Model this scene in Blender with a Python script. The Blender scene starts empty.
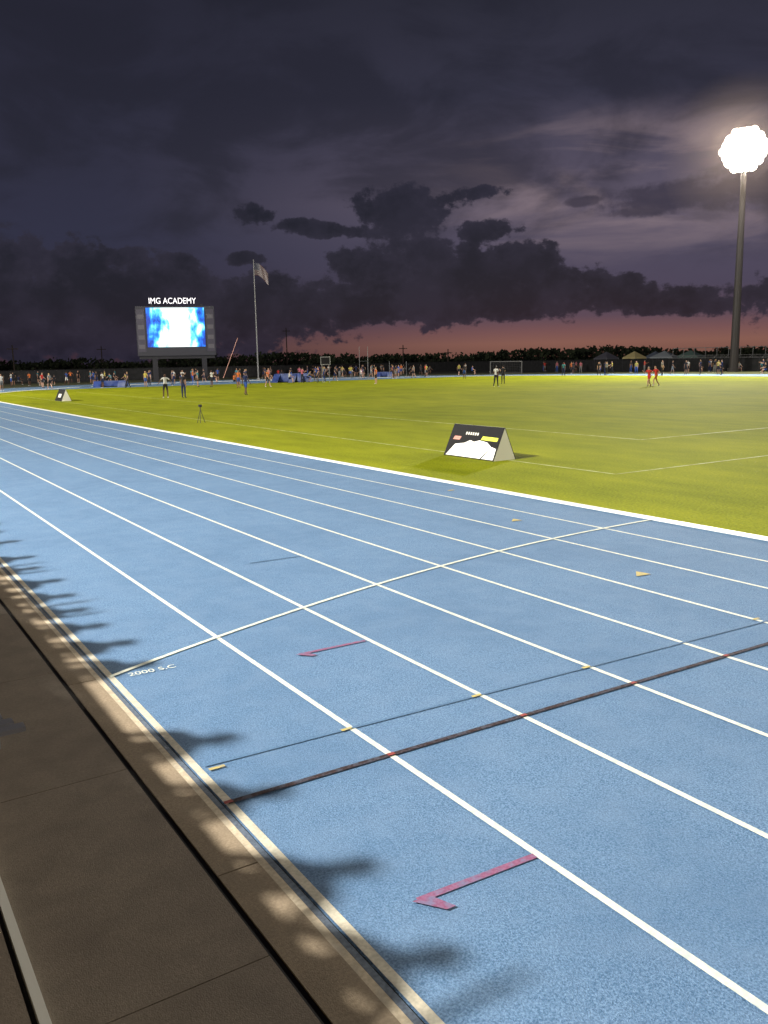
import bpy, math, random
from mathutils import Vector, Matrix
random.seed(7)
scene=bpy.context.scene
# ---------------------------------------------------------------- camera model
F=860.0; H=2.425
ROLL=math.radians(1.03); PITCH=math.radians(10.02); YAW=math.radians(32.64)
cr,sr=math.cos(ROLL),math.sin(ROLL); cp,sp=math.cos(PITCH),math.sin(PITCH); cy,sy=math.cos(YAW),math.sin(YAW)
def ray(px,py):
    dx=px-384.0; dy=py-512.0
    u=(dx*cr-dy*sr)/F; v=(dx*sr+dy*cr)/F
    fw=cp-v*sp; dn=sp+v*cp
    return Vector((fw*sy+u*cy, fw*cy-u*sy, -dn))
def gp(px,py,z=0.0):
    r=ray(px,py); t=(H-z)/(-r.z)
    return Vector((r.x*t,r.y*t,z))
def P3(px,py,d):
    return Vector((0,0,H))+ray(px,py)*d
def azel(px,py):
    r=ray(px,py).normalized()
    return math.degrees(math.atan2(r.x,r.y)), math.degrees(math.asin(r.z))
cam=bpy.data.cameras.new("camera"); camo=bpy.data.objects.new("camera",cam); scene.collection.objects.link(camo)
R=Vector((cy,-sy,0)); Fw=Vector((cp*sy,cp*cy,-sp)); U=Vector((sp*sy,sp*cy,cp))
cx_=R*cr-U*sr; cy_=R*sr+U*cr; cz_=-Fw
m=Matrix(((cx_.x,cy_.x,cz_.x,0),(cx_.y,cy_.y,cz_.y,0),(cx_.z,cy_.z,cz_.z,H),(0,0,0,1)))
camo.matrix_world=m
cam.sensor_fit='VERTICAL'; cam.sensor_height=24; cam.lens=F/1024*24; cam.clip_end=6000; cam.clip_start=0.02
scene.camera=camo
scene.view_settings.view_transform='Standard'; scene.view_settings.look='None'; scene.view_settings.exposure=0
# ---------------------------------------------------------------- helpers
def lin(r,g,b):
    def f(c):
        c/=255.0
        return c/12.92 if c<=0.04045 else ((c+0.055)/1.055)**2.4
    return (f(r),f(g),f(b),1)
def new_mat(name,col,rough=.7,metal=0,emit=None,estr=0,spec=.3):
    mt=bpy.data.materials.new(name); mt.use_nodes=True
    b=mt.node_tree.nodes["Principled BSDF"]
    b.inputs["Base Color"].default_value=(*col[:3],1); b.inputs["Roughness"].default_value=rough
    b.inputs["Metallic"].default_value=metal; b.inputs["Specular IOR Level"].default_value=spec
    if emit: b.inputs["Emission Color"].default_value=(*emit[:3],1); b.inputs["Emission Strength"].default_value=estr
    return mt
def noisy(name,c1,c2,scale,rough=.8,detail=6,bump=0,bscale=None,c3=None,scale3=1,spec=.3,lo=.35,hi=.65,amt3=.5,c4=None,scale4=1,amt4=.5):
    mt=new_mat(name,c1,rough,spec=spec); nt=mt.node_tree; b=nt.nodes["Principled BSDF"]
    tc=nt.nodes.new("ShaderNodeTexCoord")
    n=nt.nodes.new("ShaderNodeTexNoise"); n.inputs["Scale"].default_value=scale; n.inputs["Detail"].default_value=detail
    nt.links.new(tc.outputs["Object"],n.inputs["Vector"])
    r=nt.nodes.new("ShaderNodeValToRGB"); r.color_ramp.elements[0].position=lo; r.color_ramp.elements[1].position=hi
    r.color_ramp.elements[0].color=(*c1[:3],1); r.color_ramp.elements[1].color=(*c2[:3],1)
    nt.links.new(n.outputs["Fac"],r.inputs["Fac"]); out=r.outputs["Color"]
    for cc,ss,am in ((c3,scale3,amt3),(c4,scale4,amt4)):
        if not cc: continue
        n3=nt.nodes.new("ShaderNodeTexNoise"); n3.inputs["Scale"].default_value=ss; n3.inputs["Detail"].default_value=5
        nt.links.new(tc.outputs["Object"],n3.inputs["Vector"])
        mr=nt.nodes.new("ShaderNodeMapRange"); mr.inputs[1].default_value=.42; mr.inputs[2].default_value=.68; mr.inputs[4].default_value=am
        nt.links.new(n3.outputs["Fac"],mr.inputs[0])
        mx=nt.nodes.new("ShaderNodeMix"); mx.data_type='RGBA'
        nt.links.new(mr.outputs[0],mx.inputs[0]); nt.links.new(out,mx.inputs[6]); mx.inputs[7].default_value=(*cc[:3],1); out=mx.outputs[2]
    nt.links.new(out,b.inputs["Base Color"])
    if bump:
        bn=nt.nodes.new("ShaderNodeTexNoise"); bn.inputs["Scale"].default_value=bscale or scale*2; bn.inputs["Detail"].default_value=4
        nt.links.new(tc.outputs["Object"],bn.inputs["Vector"])
        bp=nt.nodes.new("ShaderNodeBump"); bp.inputs["Strength"].default_value=bump; bp.inputs["Distance"].default_value=.01
        nt.links.new(bn.outputs["Fac"],bp.inputs["Height"]); nt.links.new(bp.outputs["Normal"],b.inputs["Normal"])
    return mt
def mesh_obj(name,verts,faces,mats,fm=None,parent=None,smooth=False):
    me=bpy.data.meshes.new(name); me.from_pydata([tuple(v) for v in verts],[],faces)
    for mt in (mats if isinstance(mats,list) else [mats]): me.materials.append(mt)
    if fm: 
        for p,i in zip(me.polygons,fm): p.material_index=i
    if smooth:
        for p in me.polygons: p.use_smooth=True
    me.update()
    o=bpy.data.objects.new(name,me); scene.collection.objects.link(o)
    if parent: o.parent=parent
    return o
class MB:
    def __init__(s): s.v=[];s.f=[];s.m=[]
    def quad(s,a,b,c,d,mi=0):
        n=len(s.v); s.v+= [a,b,c,d]; s.f.append((n,n+1,n+2,n+3)); s.m.append(mi)
    def poly(s,pts,mi=0):
        n=len(s.v); s.v+=list(pts); s.f.append(tuple(range(n,n+len(pts)))); s.m.append(mi)
    def box(s,x0,x1,y0,y1,z0,z1,mi=0):
        n=len(s.v)
        s.v+=[(x0,y0,z0),(x1,y0,z0),(x1,y1,z0),(x0,y1,z0),(x0,y0,z1),(x1,y0,z1),(x1,y1,z1),(x0,y1,z1)]
        for f in [(0,3,2,1),(4,5,6,7),(0,1,5,4),(1,2,6,5),(2,3,7,6),(3,0,4,7)]:
            s.f.append(tuple(n+i for i in f)); s.m.append(mi)
    def tube(s,a,b,r0,r1=None,n=8,mi=0,cap=True):
        a=Vector(a);b=Vector(b); r1=r0 if r1 is None else r1
        d=(b-a).normalized(); t=Vector((0,0,1)) if abs(d.z)<.9 else Vector((1,0,0))
        e=d.cross(t).normalized(); g=d.cross(e); k=len(s.v)
        for i in range(n):
            w=2*math.pi*i/n; s.v.append(tuple(a+(e*math.cos(w)+g*math.sin(w))*r0))
        for i in range(n):
            w=2*math.pi*i/n; s.v.append(tuple(b+(e*math.cos(w)+g*math.sin(w))*r1))
        for i in range(n):
            j=(i+1)%n; s.f.append((k+i,k+j,k+n+j,k+n+i)); s.m.append(mi)
        if cap:
            s.f.append(tuple(k+i for i in range(n))); s.m.append(mi); s.f.append(tuple(k+n+i for i in range(n-1,-1,-1))); s.m.append(mi)
    def strip(s,a,b,w,z,mi=0):
        a=Vector((a[0],a[1],0));b=Vector((b[0],b[1],0)); d=(b-a).normalized(); q=Vector((-d.y,d.x,0))*w/2
        s.quad(*[(p.x,p.y,z) for p in (a-q,b-q,b+q,a+q)],mi)
    def obj(s,name,mats,parent=None,smooth=False): return mesh_obj(name,s.v,s.f,mats,s.m,parent,smooth)
def empty(name,loc=(0,0,0),rz=0):
    e=bpy.data.objects.new(name,None); e.location=loc; e.rotation_euler=(0,0,rz); scene.collection.objects.link(e); return e
# ---------------------------------------------------------------- materials
m_track=noisy("track_rubber",(.045,.108,.205),(.150,.258,.405),95,rough=.85,detail=4,bump=.8,bscale=150,c3=(.062,.132,.24),scale3=.7,amt3=.5,c4=(.14,.225,.345),scale4=3.5,amt4=.34,lo=.34,hi=.66)
m_line=noisy("line_paint",(.55,.58,.47),(.70,.71,.57),60,rough=.7,c3=(.27,.35,.40),scale3=22,amt3=.6)
m_linef=noisy("field_paint",(.34,.38,.14),(.50,.54,.24),30,rough=.8,c3=(.20,.22,.02),scale3=2.5,amt3=1.0)
m_cream=noisy("cream_paint",(.40,.34,.24),(.54,.46,.33),50,rough=.8,c3=(.25,.23,.19),scale3=9,amt3=.5)
m_slate=noisy("slate_blue_paint",(.07,.09,.12),(.12,.15,.19),60,rough=.8)
m_mar=noisy("dark_brown_paint",(.020,.013,.014),(.05,.033,.034),60,rough=.85,c3=(.08,.10,.14),scale3=30,amt3=.6,spec=.1)
m_pink=noisy("pink_paint",(.17,.055,.115),(.24,.09,.165),60,rough=.8,c3=(.11,.15,.25),scale3=30,amt3=.7)
m_red=noisy("red_paint",(.20,.035,.03),(.25,.05,.04),50)
m_yel=noisy("yellow_paint",(.42,.32,.08),(.50,.40,.11),60,rough=.8,c3=(.15,.2,.25),scale3=30,amt3=.6)
m_dbl=noisy("dark_blue_paint",(.055,.120,.215),(.09,.170,.28),60,rough=.8)
m_conc=noisy("concrete",(.20,.165,.125),(.245,.205,.155),60,rough=.9,bump=.25,bscale=160,c3=(.16,.13,.10),scale3=1.6,amt3=.45,c4=(.11,.09,.07),scale4=5,amt4=.3)
m_sand=noisy("kerb_concrete",(.22,.172,.115),(.29,.23,.155),70,rough=.9,bump=.3,bscale=200,c3=(.17,.135,.095),scale3=4,amt3=.4)
m_gap=new_mat("drain_gap",(.012,.01,.01))
m_alu=new_mat("aluminium",(.35,.35,.37),.45,.7)
m_steel=new_mat("weathered_steel",(.045,.04,.04),.6,.1)
m_dark=new_mat("dark_metal",(.02,.02,.025),.6)
m_black=new_mat("black_vinyl",(.010,.010,.011),.6,spec=.1)
m_white=new_mat("white_paint",(.74,.74,.66),.5)
m_dim=new_mat("grey_paint",(.18,.18,.18),.6)
m_scrub=noisy("scrub_ground",(.018,.022,.012),(.035,.036,.02),.15,rough=1,c3=(.05,.045,.03),scale3=.03)
m_leaf=noisy("foliage",(.012,.018,.01),(.035,.045,.022),.4,rough=.9)
m_bark=new_mat("bark",(.04,.03,.025),.9)
m_grass=bpy.data.materials.new("grass"); m_grass.use_nodes=True
def grass():
    nt=m_grass.node_tree; b=nt.nodes["Principled BSDF"]; b.inputs["Roughness"].default_value=.9; b.inputs["Specular IOR Level"].default_value=.05
    tc=nt.nodes.new("ShaderNodeTexCoord")
    def noise(s,d,stretch=None):
        n=nt.nodes.new("ShaderNodeTexNoise"); n.inputs["Scale"].default_value=s; n.inputs["Detail"].default_value=d
        if stretch:
            mp=nt.nodes.new("ShaderNodeMapping"); mp.inputs["Scale"].default_value=stretch
            nt.links.new(tc.outputs["Object"],mp.inputs[0]); nt.links.new(mp.outputs[0],n.inputs["Vector"])
        else: nt.links.new(tc.outputs["Object"],n.inputs["Vector"])
        return n
    fine=noise(22,5); mid=noise(1.1,5,(1,.35,1)); big=noise(.11,4); sep=nt.nodes.new("ShaderNodeSeparateXYZ"); nt.links.new(tc.outputs["Object"],sep.inputs[0])
    r=nt.nodes.new("ShaderNodeValToRGB"); r.color_ramp.elements[0].position=.32; r.color_ramp.elements[1].position=.68
    r.color_ramp.elements[0].color=(.092,.118,.003,1); r.color_ramp.elements[1].color=(.300,.318,.010,1)
    def ma(op,a,b_):
        n=nt.nodes.new("ShaderNodeMath"); n.operation=op
        for i,x in enumerate((a,b_)):
            if isinstance(x,(int,float)): n.inputs[i].default_value=x
            else: nt.links.new(x,n.inputs[i])
        return n.outputs[0]
    f=ma('ADD',ma('MULTIPLY',fine.outputs["Fac"],.45),ma('MULTIPLY',mid.outputs["Fac"],.3))
    f=ma('ADD',f,ma('MULTIPLY',big.outputs["Fac"],.25))
    st=ma('SINE',ma('MULTIPLY',sep.outputs["X"],1.35),0)
    f=ma('ADD',f,ma('MULTIPLY',st,.012))
    nt.links.new(f,r.inputs["Fac"]); nt.links.new(r.outputs["Color"],b.inputs["Base Color"])
    bp=nt.nodes.new("ShaderNodeBump"); bp.inputs["Strength"].default_value=.6; bp.inputs["Distance"].default_value=.03
    nt.links.new(fine.outputs["Fac"],bp.inputs["Height"]); nt.links.new(bp.outputs["Normal"],b.inputs["Normal"])
grass()
# ---------------------------------------------------------------- ground & track
S=4000
mesh_obj("ground",[(-S,-S,0),(S,-S,0),(S,S,0),(-S,S,0)],[(0,1,2,3)],m_scrub)
X0=1.64; LW=1.0665; XI=X0+8*LW; CX=XI+36.5; YT=72.0; YB=YT-84.4
def oval(rad,n=96):
    pts=[]
    for i in range(n+1):
        a=math.pi-math.pi*i/n; pts.append((CX+rad*math.cos(a),YT+rad*math.sin(a)))
    for i in range(n+1):
        a=-math.pi*i/n; pts.append((CX+rad*math.cos(a),YB+rad*math.sin(a)))
    return pts
def ring(mb,r0,r1,z,mi=0):
    a=oval(r0);b=oval(r1);n=len(a)
    for i in range(n):
        j=(i+1)%n; mb.quad((a[i][0],a[i][1],z),(b[i][0],b[i][1],z),(b[j][0],b[j][1],z),(a[j][0],a[j][1],z),mi)
RI=36.5
mb=MB(); mb.poly([(x,y,.004) for x,y in oval(RI)][::-1]); mb.obj("grass_field",m_grass)
mb=MB(); ring(mb,RI,RI+8*LW+.03,.008); mb.obj("running_track",m_track)
mb2=MB()
a=oval(RI+8*LW+.4);b=oval(RI+8*LW+16)
for i in range(0,len(a)-1):
    if i<8 or (97+88)<i: continue
    j=i+1
    mb2.quad((a[i][0],a[i][1],.004),(b[i][0],b[i][1],.004),(b[j][0],b[j][1],.004),(a[j][0],a[j][1],.004))
mb2.obj("verge",noisy("verge_grass",(.03,.035,.01),(.06,.06,.02),.5,rough=1))
mb=MB(); pts=[p for p in oval(RI-.02) if p[1]>=YT+22]
mb.poly([(x,y,.008) for x,y in pts][::-1]); mb.obj("jump_apron",m_track)
mb=MB()
for k in range(1,8):
    r=RI+(8-k)*LW; ring(mb,r-.021,r+.021,.012)
mb.obj("lane_lines",m_line)
mb=MB(); ring(mb,RI+8*LW-.028,RI+8*LW+.02,.012); mb.obj("edge_line",noisy("edge_line_paint",(.44,.41,.32),(.58,.54,.42),60,rough=.7,c3=(.28,.28,.24),scale3=9,amt3=.5))
mb=MB()
a=oval(RI-.03);b=oval(RI+.03);n=len(a)
for i in range(n):
    j=(i+1)%n
    A0=(*a[i],.05);A1=(*a[j],.05);B0=(*b[i],.05);B1=(*b[j],.05)
    mb.quad(A0,B0,B1,A1); mb.quad((*b[i],.0),(*b[j],.0),B1,B0); mb.quad((*a[j],.0),(*a[i],.0),A0,A1)
mb.obj("track_kerb",m_white)
Ya,Yb=YB-5,YT+2
mb=MB()
mb.box(1.575,1.605,Ya,Yb,0,.009,0); mb.box(1.535,1.573,Ya,Yb,0,.0095,1)
mb.obj("track_edge_band",[m_slate,m_cream])
mb=MB(); y=Ya
while y<Yb:
    mb.box(1.325,1.533,y+.003,y+2.993,-.1,.012,0); y+=3.0
mb.obj("edge_kerb",m_sand)
mb=MB(); mb.box(1.29,1.324,Ya,Yb,-.1,.005); mb.obj("slot_drain",m_gap)
mb=MB(); y=Ya+.35
while y<Yb:
    mb.box(.45,1.288,y+.003,y+1.996,-.1,.014); y+=2.0
mb.obj("walkway",m_conc)
mb=MB(); mb.box(.41,.448,Ya,Yb,-.1,.05,0); mb.box(.385,.408,Ya,Yb,-.1,.02,1); mb.box(.12,.383,Ya,Yb,-.1,.06,2)
mb.obj("wall_footing",[m_white,m_gap,m_conc])
# ---------------------------------------------------------------- painted markings
def yarc(x): return 8.45-.0255*(XI-x)**2
mb=MB(); n=48
for i in range(n):
    xa=X0+(XI-X0)*i/n; xb=X0+(XI-X0)*(i+1)/n
    mb.quad((xa,yarc(xa)-.023,.016),(xb,yarc(xb)-.023,.016),(xb,yarc(xb)+.023,.016),(xa,yarc(xa)+.023,.016))
mb.obj("curved_start_line",m_line)
mb=MB()
pa=gp(228,805); pb=gp(768,645); d=(pb-pa); pe=pa+d*((XI-pa.x)/d.x)
mb.strip(pa,pe,.040,.016,0)
for k in range(0,9):
    x=X0+k*LW; t=(x-pa.x)/d.x; q=pa+d*t
    mb.strip((x-.025,q.y),(x+.025,q.y),.032,.020,1)
mb.obj("relay_line",[m_mar,m_red])
mb=MB()
pa=gp(205,768); pb=gp(590,668); dd=pb-pa; pe=pa+dd*((XI-pa.x)/dd.x)
mb.strip(pa,pe,.026,.0145,0)
for k in range(1,4):
    x=X0+k*LW; t=(x-pa.x)/dd.x; q=pa+dd*t
    mb.strip((x-.08,q.y),(x+.0,q.y),.03,.018,1)
q=gp(217,770); mb.strip((q.x-.05,q.y),(q.x+.05,q.y),.03,.018,1)
q0=gp(250,564);q1=gp(300,557); mb.strip(q0,q1,.03,.0145,0)
mb.obj("hurdle_marks",[m_dbl,m_yel])
mb=MB()
for (a,b,c) in [((418,903),(535,858),(447,913)),((299,656),(365,642),(312,658))]:
    A=gp(*a);B=gp(*b);C=gp(*c); w=.040
    mb.strip(A,B,w,.0145)
    dd_=(B-A).normalized()
    mb.poly([(p.x,p.y,.0185) for p in (A-dd_*.03,C,C+dd_*.05,A+dd_*.06)])
mb.obj("lane_tick_mark",m_pink)
mb=MB()
for (px,py,w) in [(640,575,.17),(515,521,.16)]:
    c=gp(px,py)
    mb.poly([(c.x-w*.7,c.y-w*.3,.016),(c.x+w*.5,c.y-w*.5,.016),(c.x+w*.3,c.y+w*.6,.016)])
c=gp(757,620); mb.strip((c.x-.06,c.y),(c.x+.03,c.y),.03,.0165)
c=gp(451,491); mb.strip((c.x-.07,c.y),(c.x+.07,c.y),.06,.0165)
mb.obj("exchange_zone_mark",m_yel)
def text(name,body,size,loc,rot,mat,extr=0,parent=None):
    cu=bpy.data.curves.new(name,'FONT'); cu.body=body; cu.size=size; cu.extrude=extr; cu.align_x='LEFT'
    o=bpy.data.objects.new(name+"_tmp",cu); scene.collection.objects.link(o)
    dg=bpy.context.evaluated_depsgraph_get(); me=bpy.data.meshes.new_from_object(o.evaluated_get(dg))
    bpy.data.objects.remove(o); me.materials.clear(); me.materials.append(mat)
    q=bpy.data.objects.new(name,me); q.location=loc; q.rotation_euler=rot; scene.collection.objects.link(q)
    if parent: q.parent=parent
    return q
q=gp(126,678)
text("track_lettering","2000 S.C",.105,(q.x+.02,q.y-.02,.0165),(0,0,math.radians(-2)),m_line)
mb=MB(); z=.009
mb.strip((13.6,12.3),(13.6,88),.07,z); mb.strip((13.6,12.3),(74,12.3),.07,z)
mb.strip((19.8,17),(19.8,84),.09,z); mb.strip((19.8,17),(60,17),.09,z)
mb.obj("field_lines",m_linef)
# ---------------------------------------------------------------- stand wall, deck
mb=MB(); mb.box(-.12,.08,Ya,Yb,-.1,1.33); mb.obj("stand_wall",m_conc)
mb=MB()
for i in range(6):
    mb.box(-1.3-i*.85,-.122-i*.85 if i==0 else -.45-i*.85,Ya,Yb,-.1,.5+i*.38)
mb.obj("grandstand",m_conc)
mb=MB(); q=gp(0,742)
for i in range(3):
    mb.box(.45+i*.0,q.x+.14-i*.05,q.y-.16+i*.12,q.y-.07+i*.12,.10,.13)
mb.box(.47,.50,q.y-.15,q.y+.16,.014,.10); mb.box(.67,.70,q.y-.15,q.y+.16,.014,.10)
mb.obj("bleacher_step",m_alu)
# ---------------------------------------------------------------- people
def fk(p):
    J={}; L=p.get('lean',0); hz=p.get('hz',.95)
    J['pel']=Vector((0,0,hz))
    def up(base,d,x=0,y=0):
        return base+Vector((x,-math.sin(L)*d+y*math.cos(L),math.cos(L)*d))
    J['sp']=up(J['pel'],.2); J['ch']=up(J['pel'],.40); J['nk']=up(J['pel'],.55); J['hb']=up(J['pel'],.63,0,-.015); J['ht']=up(J['pel'],.765,0,-.015)
    for s,sg in (('L',1),('R',-1)):
        sw,out,eb=p.get('arm'+s,(0,.12,.15))
        sh=up(J['pel'],.475,sg*.175)
        def dirv(a,o): return Vector((sg*math.sin(o),-math.sin(a)*math.cos(o),-math.cos(a)*math.cos(o)))
        el=sh+dirv(sw,out)*.29; wr=el+dirv(sw+eb,out*.5)*.26; hd=wr+dirv(sw+eb,out*.3)*.10
        J['sh'+s]=sh;J['el'+s]=el;J['wr'+s]=wr;J['hd'+s]=hd
        lw,lo,kb=p.get('leg'+s,(0,.04,.03))
        hp=J['pel']+Vector((sg*.09,0,-.04)); kn=hp+dirv(lw,lo)*.43; an=kn+dirv(lw-kb,lo*.3)*.41
        to=an+Vector((sg*.02,-.15,-.045)) if kb<.9 else an+dirv(lw-kb+1.3,0)*.15
        J['hp'+s]=hp;J['kn'+s]=kn;J['an'+s]=an;J['to'+s]=to
    return J
RAD={'pel':(.135,.10),'sp':(.12,.09),'ch':(.15,.105),'nk':(.055,.058),'hb':(.078,.09),'ht':(.07,.085),'sh':(.058,.058),'el':(.042,.042),'wr':(.027,.027),'hd':(.038,.018),
 'hp':(.088,.092),'kn':(.058,.06),'an':(.038,.042),'to':(.036,.028)}
BONES=[('pel','sp'),('sp','ch'),('ch','nk'),('nk','hb'),('hb','ht')]+[b for s in 'LR' for b in (('ch','sh'+s),('sh'+s,'el'+s),('el'+s,'wr'+s),('wr'+s,'hd'+s),('pel','hp'+s),('hp'+s,'kn'+s),('kn'+s,'an'+s),('an'+s,'to'+s))]
def person_mesh(name,p):
    J=fk(p); keys=list(J.keys()); idx={k:i for i,k in enumerate(keys)}
    me=bpy.data.meshes.new(name+"_sk"); me.from_pydata([tuple(J[k]) for k in keys],[(idx[a],idx[b]) for a,b in BONES],[])
    o=bpy.data.objects.new("tmp",me); scene.collection.objects.link(o)
    md=o.modifiers.new("s",'SKIN'); md.use_smooth_shade=True
    if not me.skin_vertices:
        import bmesh
        bm=bmesh.new(); bm.from_mesh(me); bm.verts.layers.skin.verify(); bm.to_mesh(me); bm.free()
    sv=me.skin_vertices[0].data
    for k in keys:
        kk=k[:-1] if k[-1] in 'LR' else k
        sv[idx[k]].radius=RAD[kk]; sv[idx[k]].use_root=(k=='pel')
    ss=o.modifiers.new("u",'SUBSURF'); ss.levels=1; ss.render_levels=1
    dg=bpy.context.evaluated_depsgraph_get(); ev=bpy.data.meshes.new_from_object(o.evaluated_get(dg)); bpy.data.objects.remove(o)
    v=[tuple(x.co) for x in ev.vertices]; f=[tuple(q.vertices) for q in ev.polygons]; fm=[]
    lower=p.get('pants',False)
    def seg(c,a,b):
        ab=b-a; t=max(0,min(1,(c-a).dot(ab)/max(ab.length_squared,1e-9))); return (c-(a+ab*t)).length,t
    for q in ev.polygons:
        c=Vector(q.center); best=min(((seg(c,J[a],J[b]),a,b) for a,b in BONES),key=lambda x:x[0][0])
        (dd,t),a,b=best; mi=1
        if b[:2] in('hb',): mi=0
        if b=='nk' and t>.85: mi=0
        if b=='ht' or b=='hb':
            mi=3 if (c.y>J['hb'].y+.0 and c.z>J['hb'].z-.02) or c.z>J['hb'].z+.125 else 0
        if b[:2]=='el': mi=1 if t<.6 else 0
        if b[:2] in('wr','hd'): mi=0
        if b[:2]=='hp': mi=2
        if a=='pel' and b=='sp' and t<.35: mi=2
        if b[:2]=='kn': mi=2 if (t<.65 or lower) else 0
        if b[:2]=='an': mi=2 if lower else 0
        if b[:2]=='to': mi=4
        fm.append(mi)
    mb=MB(); mb.v=v; mb.f=f; mb.m=fm
    for s,sg in (('L',1),('R',-1)):
        d=(J['hd'+s]-J['wr'+s]).normalized(); side=Vector((0,1,0)); side=(side-d*side.dot(d)).normalized(); nn=d.cross(side)*sg
        for i,(off,ln) in enumerate([(-.027,.062),(-.009,.075),(.009,.07),(.027,.052)]):
            a=J['hd'+s]+side*off; b=a+d*ln*.6; c=b+(d+nn*-.5).normalized()*ln*.5
            mb.tube(a,b,.009,.008,5,0); mb.tube(b,c,.008,.006,5,0)
        a=J['wr'+s]+d*.04-side*.03; mb.tube(a,a+(d-side*.8).normalized()*.055,.010,.007,5,0)
    hb=J['hb']
    mb.tube(hb+Vector((0,-.08,.055)),hb+Vector((0,-.108,.03)),.008,.014,5,0)
    for sg in(1,-1):
        mb.tube(hb+Vector((sg*.072,.0,.03)),hb+Vector((sg*.086,.006,.065)),.012,.016,6,0)
        mb.tube(hb+Vector((sg*.03,-.080,.06)),hb+Vector((sg*.03,-.090,.06)),.011,.008,6,3)
    mb.tube(hb+Vector((-.022,-.086,-.005)),hb+Vector((.022,-.086,-.005)),.006,.006,5,3)
    out=bpy.data.meshes.new(name); out.from_pydata(mb.v,[],mb.f)
    for i in range(5): out.materials.append(None)
    for q,i in zip(out.polygons,mb.m): q.material_index=i; q.use_smooth=True
    out.update()
    zmin=min(x.co.z for x in out.vertices); return out,zmin
POSES={
 'stand':dict(),
 'standp':dict(pants=True,armL=(.1,.15,.3),armR=(-.05,.1,.1),legL=(.05,.08,.02),legR=(-.05,.08,.02)),
 'hips':dict(armL=(-.35,.75,1.1),armR=(-.35,.75,1.1),legL=(0,.12,0),legR=(0,.12,0)),
 'walk':dict(armL=(-.3,.1,.3),armR=(.3,.1,.4),legL=(.28,.03,.08),legR=(-.22,.03,.2)),
 'walkp':dict(pants=True,armL=(.25,.1,.3),armR=(-.25,.1,.3),legL=(-.2,.03,.2),legR=(.22,.03,.08)),
 'run':dict(lean=.18,hz=.98,armL=(-.8,.15,1.5),armR=(.6,.15,1.6),legL=(.9,.03,1.0),legR=(-.35,.03,.35)),
 'phone':dict(pants=True,armL=(.5,.15,1.7),armR=(.5,.1,1.6)),
 'sit':dict(lean=.1,hz=.48,armL=(.5,.2,.7),armR=(.5,.2,.7),legL=(1.5,.12,1.4),legR=(1.45,.12,1.5)),
 'crouch':dict(lean=.6,hz=.58,armL=(.8,.2,.4),armR=(.8,.2,.4),legL=(1.35,.15,1.9),legR=(1.2,.15,1.9)),
}
PM={k:person_mesh("person_"+k,v) for k,v in POSES.items()}
def cloth(n,c): return noisy(n,tuple(x*.8 for x in c),c,12,rough=.9)
CL={'black':cloth("cloth_black",(.02,.02,.025)),'white':cloth("cloth_white",(.55,.55,.52)),'red':cloth("cloth_red",(.5,.04,.03)),'orange':cloth("cloth_orange",(.5,.13,.03)),
 'blue':cloth("cloth_blue",(.03,.08,.3)),'navy':cloth("cloth_navy",(.015,.025,.08)),'grey':cloth("cloth_grey",(.2,.2,.2)),'teal':cloth("cloth_teal",(.05,.22,.27)),'yellow':cloth("cloth_yellow",(.45,.38,.08)),'pink':cloth("cloth_pink",(.45,.13,.17))}
SK=[new_mat("skin_light",(.40,.24,.17),.6),new_mat("skin_tan",(.25,.14,.09),.6),new_mat("skin_dark",(.09,.045,.03),.6)]
HR=[new_mat("hair_dark",(.012,.009,.008),.6),new_mat("hair_brown",(.06,.035,.02),.6),new_mat("hair_blond",(.3,.2,.09),.6)]
SHOE=[new_mat("shoe_white",(.5,.5,.5)),new_mat("shoe_dark",(.03,.03,.04))]
def person(loc,pose,shirt=None,shorts=None,rz=None,h=1.0,name="athlete"):
    me,zm=PM[pose]; o=bpy.data.objects.new(name,me); scene.collection.objects.link(o)
    sk=random.choice(SK); hr=random.choice(HR); rc=['black','navy','black','grey','white','red','orange','blue','navy','teal','yellow','pink','black']
    mats=[sk,CL[shirt or random.choice(rc)],CL[shorts or random.choice(['black','navy','grey','black','black','blue'])],hr,random.choice(SHOE)]
    for i,mt in enumerate(mats): o.material_slots[i].link='OBJECT'; o.material_slots[i].material=mt
    o.scale=(h,h,h); o.rotation_euler=(0,0,rz if rz is not None else random.uniform(0,6.28)); o.location=(loc[0],loc[1],loc[2]-zm*h); return o
def pp(px,py,*a,**k): q=gp(px,py,.012); return person(q,*a,**k)
toCam=-YAW
pp(184,398,'standp','black','navy',rz=toCam+2.8,h=1.03); pp(166,398,'hips','white','black',rz=toCam)
pp(246,395,'walk','navy','blue',rz=toCam+2.6); pp(496,387,'walkp','white','black',rz=toCam+2.6,h=1.05); pp(503,384,'phone','black','black')
pp(649,387,'run','red','red',rz=toCam-.9,h=.98); pp(656,386,'run','red','orange',rz=toCam-1.2)
pp(376,384,'stand','orange','black'); pp(2,391,'stand','white','grey'); pp(43,388,'hips','red','black'); pp(50,389,'walk','grey','black'); pp(30,386,'stand','orange','black')
pp(67,385,'walk','blue','white'); pp(103,388,'stand','white','navy'); pp(128,388,'walkp','black','black'); pp(146,387,'stand','yellow','blue'); pp(268,387,'walk','orange','black')
pp(239,388,'stand','orange','blue'); pp(212,387,'hips','white','black'); pp(198,387,'stand','teal','black')
for i in range(24): pp(random.uniform(95,255),random.uniform(380,386),random.choice(['stand','walk','hips','standp','crouch','sit','phone']))
for i in range(38): pp(random.uniform(262,345),random.uniform(375,383),random.choice(['stand','walk','sit','standp','crouch','sit','phone']))
for i in range(32): pp(random.uniform(345,475),random.uniform(373.5,379),random.choice(['stand','walk','hips','standp','crouch','sit']))
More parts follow.
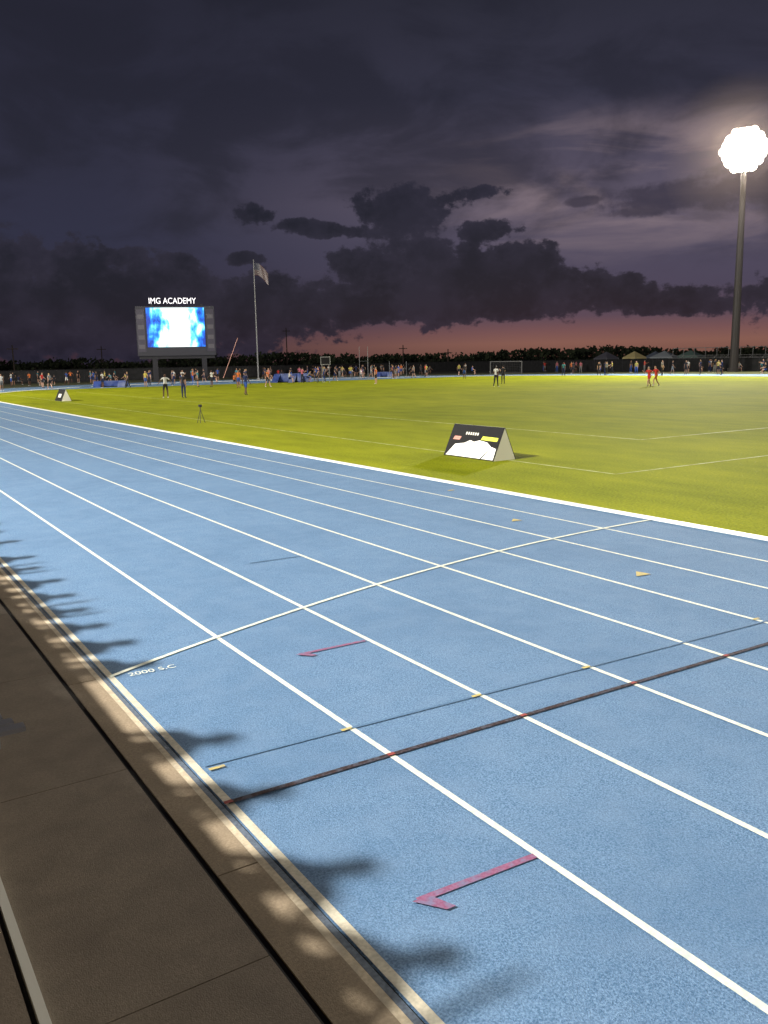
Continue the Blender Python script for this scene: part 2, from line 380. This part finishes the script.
for i in range(24): pp(random.uniform(535,690),random.uniform(371,377),random.choice(['stand','walk','standp','walkp','phone']))
for i in range(20): pp(random.uniform(690,768),random.uniform(369.5,375),random.choice(['stand','sit','standp','phone']))
for i in range(13): pp(random.uniform(0,95),random.uniform(382,387),random.choice(['stand','walk','hips','sit']))
TX,TY,TZ=-22.0,12.0,22.0
for Yt in [1.0,1.8,2.55,3.3,4.2,5.05,6.75,7.4,8.05,8.7,9.35,10.1,10.9,11.6,12.8,13.7,14.4,15.5,16.2,17.5,18.6,19.4]:
    xs=-.36; ysp=Yt+(2.35)*(TY-Yt)/(1.9-TX)
    if abs(ysp)<.35: continue
    person((xs,ysp,.5),random.choice(['standp','stand','phone','hips']),rz=math.pi/2+random.uniform(-.3,.3),h=random.uniform(.98,1.03) if Yt<6 else random.uniform(1.0,1.06),name="spectator")
# ---------------------------------------------------------------- a-frame boards
PR=[noisy("print_pink",(.5,.2,.16),(.6,.3,.24),30),noisy("print_lime",(.62,.68,.06),(.72,.78,.1),30),noisy("glare_white",(.85,.83,.72),(.93,.92,.84),6,rough=.4),new_mat("panel_white",(.75,.73,.64),.6)]  # the warm white is lamp glare put into the colour
def board(name,x,y0,y1,hh,dep,rich=True,rz=0):
    e=empty(name,(x,y0,.006),rz); L=y1-y0; cxm=dep/2
    mb=MB()
    mb.quad((0,L,0),(0,0,0),(cxm,0,hh),(cxm,L,hh),0); mb.quad((dep,0,0),(dep,L,0),(cxm+.02,L,hh),(cxm+.02,0,hh),0)
    mb.poly([(0.02,.0,.0),(dep-.02,.0,.0),(cxm+.01,.0,hh-.01)],1); mb.poly([(dep-.02,L,.0),(0.02,L,.0),(cxm+.01,L,hh-.01)],1)
    mb.quad((cxm,0,hh),(cxm+.02,0,hh),(cxm+.02,L,hh),(cxm,L,hh),1)
    mb.obj("a_frame",[m_black,PR[3]],e)
    nrm=Vector((-hh,0,cxm)).normalized()
    def pt(u,v,off=.004): return tuple(Vector((cxm*v,L*(1-u),hh*v))+nrm*off)
    g=MB()
    if rich:
        g.poly([pt(.08,.52),pt(.22,.52),pt(.24,.63),pt(.10,.63)],0)
        g.poly([pt(.64,.58),pt(.95,.57),pt(.96,.68),pt(.66,.69)],1)
        g.poly([pt(.04,.03),pt(.74,.03),pt(.88,.40),pt(.78,.52),pt(.62,.56),pt(.52,.50),pt(.44,.54),pt(.34,.44),pt(.16,.38)],2)  # painted glare patches over the lower face, not printed artwork
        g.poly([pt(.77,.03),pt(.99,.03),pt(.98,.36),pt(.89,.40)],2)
        for k in range(6): g.poly([pt(.31+k*.045,.70),pt(.335+k*.045,.70),pt(.335+k*.045,.78),pt(.31+k*.045,.78)],3)
    else:
        g.poly([pt(.3,.3),pt(.7,.3),pt(.7,.6),pt(.3,.6)],3)
    g.obj("artwork_and_glare",PR,e)
    return e
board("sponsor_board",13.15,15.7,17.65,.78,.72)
q=gp(58,401); board("sponsor_board",q.x,q.y-1.0,q.y+1.0,.8,.7,False)
q=gp(201,423); e=empty("camera_tripod",(q.x,q.y,.006)); mb=MB()
for k in range(3):
    w=k*2.1; mb.tube((.18*math.cos(w),.18*math.sin(w),0),(0,0,.55),.013,.01,6)
mb.tube((0,0,.5),(0,0,.66),.018,.018,6); mb.box(-.05,.05,-.07,.07,.65,.75,0); mb.tube((0,-.12,.70),(0,-.07,.70),.03,.03,8)
mb.obj("tripod_body",m_dark,e)
# ---------------------------------------------------------------- scoreboard
D=122.0; base=P3(179,380,D); base.z=0; k=D/F
sb=empty("video_scoreboard",base,-math.atan2(base.x,base.y))
zz=lambda py:(H+(364.0-py)*k)
mb=MB()
Wl=-38*k; Wr=38*k
mb.box(Wl,Wr,.1,1.0,zz(356),zz(308),0)
mb.box(Wl+.2,Wr-.2,.3,.8,zz(359),zz(356)-.003,1)
for x in (-22*k,26*k): mb.box(x-.35,x+.35,.3,.8,0,zz(359)-.003,1)
for x in (-22*k,26*k): mb.box(x-.15,x+.15,.3,.8,zz(308)+.003,zz(306),1)
mb.obj("frame",[new_mat("board_paint",(.035,.035,.045),.5),m_dark],sb)
mb=MB(); 
for s0,s1 in ((-37.3,-29.5),(29.5,37.3)):
    mb.box(s0*k,s1*k,.05,.098,zz(352),zz(311),0)
    for py in (318,328,338,347): mb.box((s0+1)*k,(s1-1)*k,.03,.048,zz(py+2),zz(py-2),1)
mb.obj("sponsor_panel",[new_mat("panel_dark",(.055,.05,.07),.4),new_mat("panel_grey",(.10,.095,.11),.4)],sb)
ms=bpy.data.materials.new("led_screen"); ms.use_nodes=True; nt=ms.node_tree; b=nt.nodes["Principled BSDF"]; b.inputs["Base Color"].default_value=(.01,.01,.01,1)
tc=nt.nodes.new("ShaderNodeTexCoord"); mp=nt.nodes.new("ShaderNodeMapping"); nt.links.new(tc.outputs["Generated"],mp.inputs[0]); mp.inputs["Scale"].default_value=(3.2,1,1.1)
wv=nt.nodes.new("ShaderNodeTexNoise"); wv.inputs["Scale"].default_value=2.2; wv.inputs["Detail"].default_value=3; nt.links.new(mp.outputs[0],wv.inputs["Vector"])
sx=nt.nodes.new("ShaderNodeSeparateXYZ"); nt.links.new(tc.outputs["Generated"],sx.inputs[0])
m1=nt.nodes.new("ShaderNodeMath"); m1.operation='SUBTRACT'; nt.links.new(sx.outputs["X"],m1.inputs[0]); m1.inputs[1].default_value=.54
m2=nt.nodes.new("ShaderNodeMath"); m2.operation='ABSOLUTE'; nt.links.new(m1.outputs[0],m2.inputs[0])
m3=nt.nodes.new("ShaderNodeMath"); m3.operation='MULTIPLY_ADD'; nt.links.new(m2.outputs[0],m3.inputs[0]); m3.inputs[1].default_value=-.9; nt.links.new(wv.outputs["Fac"],m3.inputs[2])
rp=nt.nodes.new("ShaderNodeValToRGB"); nt.links.new(m3.outputs[0],rp.inputs[0]); cr_=rp.color_ramp
cr_.elements[0].position=.0; cr_.elements[0].color=(.0,.03,.30,1); cr_.elements[1].position=.40; cr_.elements[1].color=(.9,1,1,1)
e_=cr_.elements.new(.10); e_.color=(.0,.16,.75,1); e_=cr_.elements.new(.19); e_.color=(.1,.6,1,1); e_=cr_.elements.new(.27); e_.color=(.6,.97,1,1)
nt.links.new(rp.outputs[0],b.inputs["Emission Color"]); b.inputs["Emission Strength"].default_value=1.8
mb=MB(); mb.box(-28*k,28*k,.04,.098,zz(347.5),zz(309.5)); mb.obj("led_screen",ms,sb)
m_sign=new_mat("sign_glow",(.8,.8,.8),emit=(.95,.92,1),estr=1.0)
t=text("sign_letters","IMG ACADEMY",1.15,(-25*k,.3,zz(305.5)),(math.pi/2,0,0),m_sign,.05,sb)
t.scale=(.84,1,1)
# ---------------------------------------------------------------- flagpole
base=P3(258.5,380,118); base.z=0; k=118/F
fp=empty("flagpole",base); mb=MB(); top=H+(363-265)*k
mb.tube((0,0,0),(0,0,top),.10,.05,10); mb.tube((0,0,top),(0,0,top+.15),.08,.02,8); mb.tube((0,0,0),(0,0,.3),.25,.2,10); mb.obj("pole",m_dim,fp)
mf=bpy.data.materials.new("flag_cloth"); mf.use_nodes=True
nt=mf.node_tree; b=nt.nodes["Principled BSDF"]; tc=nt.nodes.new("ShaderNodeUVMap"); sx=nt.nodes.new("ShaderNodeSeparateXYZ"); nt.links.new(tc.outputs[0],sx.inputs[0])
a1=nt.nodes.new("ShaderNodeMath"); a1.operation='MULTIPLY'; a1.inputs[1].default_value=6.5; nt.links.new(sx.outputs["Y"],a1.inputs[0])
a2=nt.nodes.new("ShaderNodeMath"); a2.operation='FRACT'; nt.links.new(a1.outputs[0],a2.inputs[0])
a3=nt.nodes.new("ShaderNodeMath"); a3.operation='GREATER_THAN'; a3.inputs[1].default_value=.5; nt.links.new(a2.outputs[0],a3.inputs[0])
mx=nt.nodes.new("ShaderNodeMix"); mx.data_type='RGBA'; nt.links.new(a3.outputs[0],mx.inputs[0]); mx.inputs[6].default_value=(.05,.012,.015,1); mx.inputs[7].default_value=(.11,.10,.10,1)
u1=nt.nodes.new("ShaderNodeMath"); u1.operation='LESS_THAN'; u1.inputs[1].default_value=.4; nt.links.new(sx.outputs["X"],u1.inputs[0])
u2=nt.nodes.new("ShaderNodeMath"); u2.operation='GREATER_THAN'; u2.inputs[1].default_value=.46; nt.links.new(sx.outputs["Y"],u2.inputs[0])
u3=nt.nodes.new("ShaderNodeMath"); u3.operation='MULTIPLY'; nt.links.new(u1.outputs[0],u3.inputs[0]); nt.links.new(u2.outputs[0],u3.inputs[1])
mx2=nt.nodes.new("ShaderNodeMix"); mx2.data_type='RGBA'; nt.links.new(u3.outputs[0],mx2.inputs[0]); nt.links.new(mx.outputs[2],mx2.inputs[6]); mx2.inputs[7].default_value=(.01,.012,.03,1)
nt.links.new(mx2.outputs[2],b.inputs["Base Color"])
nu,nv=16,10; vs=[];uv=[]
for j in range(nv+1):
    for i in range(nu+1):
        u=i/nu; v=j/nv; vs.append((.06+u*1.9*.95,math.sin(u*7+v*1.5)*.18*u,top-.35-(1-v)*1.6-u*u*1.25+.08*math.sin(u*5)))
        uv.append((u,v))
fs=[(j*(nu+1)+i,j*(nu+1)+i+1,(j+1)*(nu+1)+i+1,(j+1)*(nu+1)+i) for j in range(nv) for i in range(nu)]
fo=mesh_obj("flag",vs,fs,mf,parent=fp,smooth=True); l=fo.data.uv_layers.new(name="UVMap")
for lp in fo.data.loops: l.data[lp.index].uv=uv[lp.vertex_index]
fp.rotation_euler=(0,0,-.5)
# ---------------------------------------------------------------- light towers
m_lamp=new_mat("lamp_glass",(1,1,1),emit=(1,.90,.72),estr=40)
m_lamp.cycles.emission_sampling='NONE'
def tower(loc,height,target,rows=(5,6,6,5),dx=1.0,dz=.95,power=1e5,lsx=4.5,lsy=3.0,col=(1,.93,.82),rl=.5,fw=.6):
    d=Vector(target)-Vector((loc[0],loc[1],height)); az=math.atan2(d.x,d.y)
    e=empty("floodlight_tower",(loc[0],loc[1],0),-az); mb=MB(); nr=len(rows); hh=dz*(nr-1)
    mb.tube((0,0,0),(0,0,height*.5),.58,.45,12); mb.tube((0,0,height*.5),(0,0,height+hh/2),.45,.28,12); mb.tube((0,0,0),(0,0,.5),.8,.8,12)
    tilt=math.atan2(-d.z,math.hypot(d.x,d.y)); dn=Vector((0,math.cos(tilt),-math.sin(tilt)))
    hb=MB(); lm=MB()
    for r,c_ in enumerate(rows):
        z=height+hh/2-dz*r; w=dx*(c_-1); mb.box(-w/2,w/2,.28,.40,z-.07,z+.07)
        for c in range(c_):
            a=Vector((-w/2+dx*c,.42,z)); hb.tube(a,a+dn*.4,.18,rl,16); lm.tube(a+dn*.402,a+dn*.43,rl*.96,rl*.9,16)
    mb.obj("mast",m_steel,e)
    hb.obj("lamp_housings",m_dark,e); lm.obj("lamp_faces",m_lamp,e)
    li=bpy.data.lights.new("flood",'AREA'); li.shape='ELLIPSE'; li.size=lsx; li.size_y=lsy; li.energy=power; li.color=col
    lo=bpy.data.objects.new("flood",li); scene.collection.objects.link(lo); lo.parent=e
    lo.location=Vector((0,.42,height))+dn*fw; lo.rotation_euler=Vector(dn).to_track_quat('-Z','Y').to_euler()
    return e
tower((TX,TY),TZ,(10,16,0),power=45000,lsx=1.6,lsy=1.1,rows=(4,4,4),dx=.9,dz=.85,col=(1,.95,.88))
tower((-22,85),26,(40,75,0),power=90000)
F1=P3(733.5,372,117); F1H=H+(354-162)*117/F
tower((F1.x,F1.y),F1H,(30,35,0),power=155000,rows=(4,6,7,8,7,6,4),dx=.72,dz=.72,rl=.60,lsx=5.6,lsy=4.9)
tower((100,-40),30,(20,10,0),power=52000)  # unseen far-side tower, added to fill the walkway and near track
# scattering sphere added to imitate camera bloom around the lamp head (homogeneous volume)
import bmesh
bm=bmesh.new(); bmesh.ops.create_icosphere(bm,subdivisions=4,radius=10.5); me=bpy.data.meshes.new("lamp_halo"); bm.to_mesh(me); bm.free()
hz=bpy.data.objects.new("lamp_halo",me); hz.location=(F1.x,F1.y,F1H-.5); scene.collection.objects.link(hz)
mh=bpy.data.materials.new("halo_volume"); mh.use_nodes=True; nt=mh.node_tree; nt.nodes.clear()
vsn=nt.nodes.new("ShaderNodeVolumeScatter"); vsn.inputs["Density"].default_value=3.2e-4; vsn.inputs["Anisotropy"].default_value=.2; vsn.inputs["Color"].default_value=(1,.78,.58,1)
mo=nt.nodes.new("ShaderNodeOutputMaterial"); nt.links.new(vsn.outputs[0],mo.inputs["Volume"]); me.materials.append(mh)
# ---------------------------------------------------------------- far-side furniture
def goal(px,py,w,hh,rz):
    q=gp(px,py); e=empty("soccer_goal",(q.x,q.y,.006),rz); mb=MB(); r=.06
    mb.tube((-w/2,0,0),(-w/2,0,hh),r); mb.tube((w/2,0,0),(w/2,0,hh),r); mb.tube((-w/2-.05,0,hh),(w/2+.05,0,hh),r)
    for s in(-1,1): mb.tube((s*w/2,0,hh),(s*w/2,1.2,hh),.03); mb.tube((s*w/2,1.2,hh),(s*w/2,2,0),.03); mb.tube((s*w/2,0,0.03),(s*w/2,2,.03),.03)
    mb.tube((-w/2,2,.03),(w/2,2,.03),.03)
    for i in range(19):
        x=-w/2+w*i/18; mb.tube((x,1.2,hh),(x,2,0),.008,.008,3,cap=False)
    for i in range(7):
        t=i/7; mb.tube((-w/2,1.2+.8*t,hh*(1-t)),(w/2,1.2+.8*t,hh*(1-t)),.008,.008,3,cap=False)
    mb.obj("goal_frame",m_dim,e)
goal(506,373.5,4.9,1.85,-YAW-.1)
m_mat=noisy("mat_blue",(.015,.035,.16),(.04,.075,.26),1.5,rough=.6,c3=(.25,.27,.3),scale3=.8,amt3=.5)
def mat_pit(px,py,w,d,hh,rz):
    q=gp(px,py); e=empty("landing_mat",(q.x,q.y,.012),rz); mb=MB()
    mb.box(-w/2,w/2,0,d,.1,hh*.55,0); mb.box(-w/2+.03,w/2-.03,.03,d-.03,hh*.55+.004,hh,0); mb.box(-w/2+.1,w/2-.1,.1,d-.1,0,.098,1)
    mb.quad((-w/2,-.9,.0),(-w/2+.8,-.9,.0),(-w/2+.8,-.004,hh*.9),(-w/2,-.004,hh),0); mb.quad((w/2-.8,-.9,.0),(w/2,-.9,.0),(w/2,-.004,hh),(w/2-.8,-.004,hh*.9),0)
    mb.obj("pads",[m_mat,m_dark],e)
mat_pit(110,387,3.4,3,.65,-.4); mat_pit(286,382.5,3,3,1.0,-.9); mat_pit(303,382,2,2,.7,-.3); mat_pit(384,377,2.6,3,.7,-.6)
def standards(px,py,w,hh):
    q=gp(px,py); e=empty("vault_standards",(q.x,q.y,.012),-YAW); mb=MB()
    for s in(-1,1): mb.tube((s*w/2,0,0),(s*w/2,0,hh),.04,.03,6); mb.box(s*w/2-.3,s*w/2+.3,-.4,.4,0,.08)
    mb.tube((-w/2,0,hh*.55),(w/2,0,hh*.55),.015,.015,5); mb.obj("uprights",m_dim,e)
standards(364,379,1.1,4.2); standards(398,377,2.4,2.2)
q=gp(224,386); mb=MB(); mb.tube((0,0,.9),(1.7,0,5.0),.035,.03,8); mb.tube((-.03,0,.85),(0,0,.9),.045,.045,8); o=mb.obj("vaulting_pole",new_mat("pole_pink",(.4,.18,.15),.4)); o.location=q; o.rotation_euler=(0,0,-YAW)
q=gp(326,383); e=empty("timing_display",(q.x,q.y,.012),-YAW); mb=MB(); mb.box(-.55,.55,0,.2,2.0,2.9,0); mb.box(-.47,.47,-.01,-.002,2.08,2.82,1); mb.tube((-.4,.1,0),(-.4,.1,1.998),.03); mb.tube((.4,.1,0),(.4,.1,1.998),.03)
mb.obj("display_body",[m_dim,m_black],e)
def tent(px,py,w,colr,rz=0):
    q=gp(px,py); e=empty("canopy_tent",(q.x,q.y,.0),rz); mb=MB(); h0=2.1
    for sx_ in(-1,1):
        for sy_ in(-1,1): mb.tube((sx_*w/2,sy_*w/2,0),(sx_*w/2,sy_*w/2,h0),.03)
    c=[(-w/2,-w/2,h0),(w/2,-w/2,h0),(w/2,w/2,h0),(-w/2,w/2,h0)]
    for i in range(4):
        a=c[i];b_=c[(i+1)%4]; mb.poly([a,b_,(0,0,h0+1.1)],1); mb.quad((a[0],a[1],h0-.25),(b_[0],b_[1],h0-.25),b_,a,1)
    mb.obj("canopy",[m_dim,new_mat("canopy_fabric",colr,.8)],e)
tent(634,369,3.0,(.5,.42,.2)); tent(664,368.5,4.0,(.25,.28,.3),.4); tent(655,368,3,(.1,.12,.16),.2); tent(606,370,3,(.08,.08,.1)); tent(690,368,4,(.1,.16,.14),.3)
q=P3(735,372,122); e=empty("bleachers",(q.x,q.y,0),-math.pi/2); mb=MB()
for i in range(6):
    mb.box(-14,14,i*.7,i*.7+.35,.35+i*.38,.40+i*.38); mb.box(-14,14,i*.7+.36,i*.7+.69,.12+i*.38,.16+i*.38)
for j in range(15):
    x=-14+j*2; mb.tube((x,0,0),(x,3.9,2.3),.04); mb.tube((x,3.9,0),(x,3.9,3.4),.04)
mb.tube((-14,3.9,3.4),(14,3.9,3.4),.04); mb.obj("seating_frame",m_dim,e)
mb=MB()
def fence_run(a,b):
    a=Vector(a);b=Vector(b); L=(b-a).length; n=int(L/3)
    for i in range(n+1):
        p=a+(b-a)*i/n; mb.tube((p.x,p.y,0),(p.x,p.y,1.9),.035,.035,5,1)
        if i<n:
            r=a+(b-a)*(i+1)/n; mb.quad((p.x,p.y,.05),(r.x,r.y,.05),(r.x,r.y,1.8),(p.x,p.y,1.8),0); mb.tube((p.x,p.y,1.87),(r.x,r.y,1.87),.025,.025,4,1)
fence_run((107,-60,0),(107,138,0)); fence_run((107,138,0),(-30,138,0))
mb.obj("windscreen_fence",[noisy("windscreen_fabric",(.012,.013,.014),(.02,.02,.022),2,rough=.9),m_dark])
for px,py,d in ((286,328,210),(403,345,180),(101,346,190),(12,345,160),(560,350,190),(448,349,170)):
    b0=P3(px,py,d); mb=MB(); mb.tube((0,0,0),(0,0,b0.z),.16,.10,7); mb.box(-1,1,-.06,.06,b0.z-.8,b0.z-.65); o=mb.obj("utility_pole",m_bark); o.location=(b0.x,b0.y,0)
# distant tree line
tv=[];tf=[]
def leafq(c,s):
    n=Vector((random.gauss(0,1),random.gauss(0,1),random.gauss(0,1))).normalized(); t=n.orthogonal().normalized()*s; w=n.cross(t).normalized()*s*random.uniform(.5,1)
    k=len(tv); tv.extend([tuple(c-t-w),tuple(c+t-w*.6),tuple(c+t*.8+w),tuple(c-t*.7+w*.8)]); tf.append((k,k+1,k+2,k+3))
trunk=MB(); az=-45.0
while az<118:
    d=random.uniform(195,250); hgt=4.4+.7*math.sin(az*.31)+.5*math.sin(az*.9+2)+random.uniform(-.4,.4); cw=random.uniform(1.8,3.4)
    x=d*math.sin(math.radians(az)); y=d*math.cos(math.radians(az))
    trunk.tube((x,y,0),(x+random.uniform(-.3,.3),y,hgt*.6),.18,.08,5)
    for c in range(random.randint(6,9)):
        cc=Vector((x+random.gauss(0,cw*.5),y+random.gauss(0,cw*.5),hgt*random.uniform(.2,.82)))
        trunk.tube((x,y,hgt*.3),tuple(cc-Vector((0,0,.3))),.05,.02,4)
        rr=random.uniform(.7,1.2)
        for l in range(17):
            o_=Vector((random.gauss(0,.65),random.gauss(0,.65),max(-1,min(.6,random.gauss(0,.38)))))*rr; leafq(cc+o_,random.uniform(.2,.46))
    az+=random.uniform(.17,.32)
mesh_obj("tree_line",tv+trunk.v,tf+[tuple(i+len(tv) for i in f) for f in trunk.f],[m_leaf,m_bark],[0]*len(tf)+[1]*len(trunk.f))
# ---------------------------------------------------------------- sky
w=bpy.data.worlds.new("World"); scene.world=w; w.use_nodes=True; nt=w.node_tree; nt.nodes.clear()
w.cycles.sampling_method='NONE'
N=nt.nodes.new; Lk=nt.links.new
def M(op,a,b=None,c=None,clamp=False):
    n=N("ShaderNodeMath"); n.operation=op; n.use_clamp=clamp
    for i,x in enumerate((a,b,c)):
        if x is None: continue
        if isinstance(x,(int,float)): n.inputs[i].default_value=x
        else: Lk(x,n.inputs[i])
    return n.outputs[0]
def SS(x,a,b,lo=0,hi=1):
    n=N("ShaderNodeMapRange"); n.interpolation_type='SMOOTHSTEP'; Lk(x,n.inputs[0])
    for i,v in enumerate((a,b,lo,hi)): n.inputs[i+1].default_value=v
    return n.outputs[0]
def MIX(f,a,b):
    n=N("ShaderNodeMix"); n.data_type='RGBA'
    if isinstance(f,(int,float)): n.inputs[0].default_value=f
    else: Lk(f,n.inputs[0])
    for s,x in ((6,a),(7,b)):
        if isinstance(x,tuple): n.inputs[s].default_value=x
        else: Lk(x,n.inputs[s])
    return n.outputs[2]
tc=N("ShaderNodeTexCoord"); sx=N("ShaderNodeSeparateXYZ"); Lk(tc.outputs["Generated"],sx.inputs[0])
AZ=M('MULTIPLY',M('ARCTAN2',sx.outputs[0],sx.outputs[1]),57.2958); EL=M('MULTIPLY',M('ARCSINE',sx.outputs[2]),57.2958)
def vec(x,y,z=0):
    n=N("ShaderNodeCombineXYZ")
    for i,v in enumerate((x,y,z)):
        if isinstance(v,(int,float)): n.inputs[i].default_value=v
        else: Lk(v,n.inputs[i])
    return n.outputs[0]
def NZ(v,scale,detail=6,rough=.55,dist=0):
    n=N("ShaderNodeTexNoise"); n.inputs["Scale"].default_value=scale; n.inputs["Detail"].default_value=detail; n.inputs["Roughness"].default_value=rough; n.inputs["Distortion"].default_value=dist; Lk(v,n.inputs["Vector"]); return n.outputs["Fac"]
vb=vec(AZ,M('MULTIPLY',EL,1.4)); vs_=vec(M('MULTIPLY',AZ,.35),M('MULTIPLY',EL,1.6),3.1)
n1a=NZ(vb,.34,4,.5); n1f=NZ(vec(AZ,M('MULTIPLY',EL,1.25),5),1.0,7,.6)
n1=M('ADD',M('MULTIPLY',n1a,.55),M('MULTIPLY',n1f,.6)); n1=M('SUBTRACT',n1,.075)
n1b=NZ(vec(AZ,EL,7.7),.30,5,.55); n2=NZ(vs_,.22,6,.55,.6); n3=NZ(vec(AZ,M('MULTIPLY',EL,2.2),9),.10,6,.55,.4)
def ramp(x,els):
    r=N("ShaderNodeValToRGB"); Lk(x,r.inputs[0]); c=r.color_ramp
    while len(c.elements)>1: c.elements.remove(c.elements[-1])
    c.elements[0].position=els[0][0]; c.elements[0].color=lin(*els[0][1])
    for p,cl in els[1:]: e=c.elements.new(p); e.color=lin(*cl)
    return r.outputs[0]
e30=M('DIVIDE',EL,30.0)
gr=ramp(e30,[(0,(116,80,70)),(.03,(132,92,82)),(.055,(116,82,84)),(.085,(88,71,86)),(.14,(73,67,88)),(.22,(77,72,93)),(.32,(92,84,102)),(.42,(75,70,88)),(.52,(52,51,68)),(.7,(42,42,55)),(1,(35,34,45))])
gl=ramp(e30,[(0,(58,42,52)),(.05,(58,46,60)),(.12,(47,45,65)),(.25,(46,47,68)),(.4,(45,45,63)),(.6,(39,39,54)),(1,(32,32,43))])
base=MIX(SS(AZ,14,44),gl,gr)
reg=M('MULTIPLY',SS(AZ,32,48),M('MULTIPLY',SS(EL,5,9),SS(EL,15.5,11.5)))
base=MIX(M('MULTIPLY',M('MULTIPLY',SS(n2,.45,.68),reg),.8),base,lin(142,124,130))
base=MIX(M('MULTIPLY',M('MULTIPLY',SS(n3,.40,.62),SS(EL,3,8)),.6),base,lin(32,32,44))
def blobs(lst,nz,amp):
    D=None
    for (px,py,rx,ry,*wt) in lst:
        a,e=azel(px,py); ra=rx/14.6; re=ry/14.6
        dx_=M('MULTIPLY_ADD',AZ,1/ra,-a/ra); dy_=M('MULTIPLY_ADD',EL,1/re,-e/re)
        g=M('SUBTRACT',1.0+(wt[0] if wt else 0),M('MULTIPLY_ADD',dx_,dx_,M('MULTIPLY',dy_,dy_)))
        D=g if D is None else M('SMOOTH_MAX',D,g,.25)
    return M('ADD',M('MAXIMUM',D,-3.0),M('MULTIPLY',M('SUBTRACT',nz,.5),amp))
main=[(60,306,165,56,.2),(-20,290,120,50),(150,320,190,38,.2),(250,308,110,34,.2),(95,262,60,20),
 (405,212,60,26),(335,230,50,8),(296,224,24,7),(483,192,28,7,-.1),(485,232,38,12),
 (450,283,114,38,.25),(375,278,56,28,.1),(518,262,42,22,.1),(560,290,64,27,.15),(430,252,50,14),(610,298,60,16,.1),(710,300,100,15),(400,306,215,17,.2),(620,282,30,8),
 (256,214,22,12,-.2),(180,258,28,8,-.2),(240,260,24,8,-.2),(900,295,140,30),(-250,300,180,50)]
Dm=blobs(main,n1,4.3)
cm=SS(Dm,.0,.45)
ccol=MIX(SS(n1b,.38,.66),lin(28,29,42),lin(39,38,53))
ccol=MIX(M('MULTIPLY',SS(Dm,1.1,.2),.3),ccol,lin(54,51,68))
sky=MIX(M('MULTIPLY',cm,.97),base,ccol)
soft=[(690,196,80,15),(745,186,50,20),(585,201,18,5),(640,212,30,6)]
Ds=blobs(soft,n1,4.0); sky=MIX(M('MULTIPLY',SS(Ds,-.2,.9),.75),sky,lin(52,48,63))
ns=N("ShaderNodeTexSky"); ns.sky_type='NISHITA'; ns.sun_disc=False; ns.sun_elevation=math.radians(-1.5); ns.sun_rotation=math.radians(45)
ad=N("ShaderNodeMix"); ad.data_type='RGBA'; ad.blend_type='ADD'; ad.inputs[0].default_value=.008; Lk(sky,ad.inputs[6]); Lk(ns.outputs[0],ad.inputs[7])
bg=N("ShaderNodeBackground"); Lk(ad.outputs[2],bg.inputs[0]); bg.inputs[1].default_value=1.0
ou=N("ShaderNodeOutputWorld"); Lk(bg.outputs[0],ou.inputs[0])
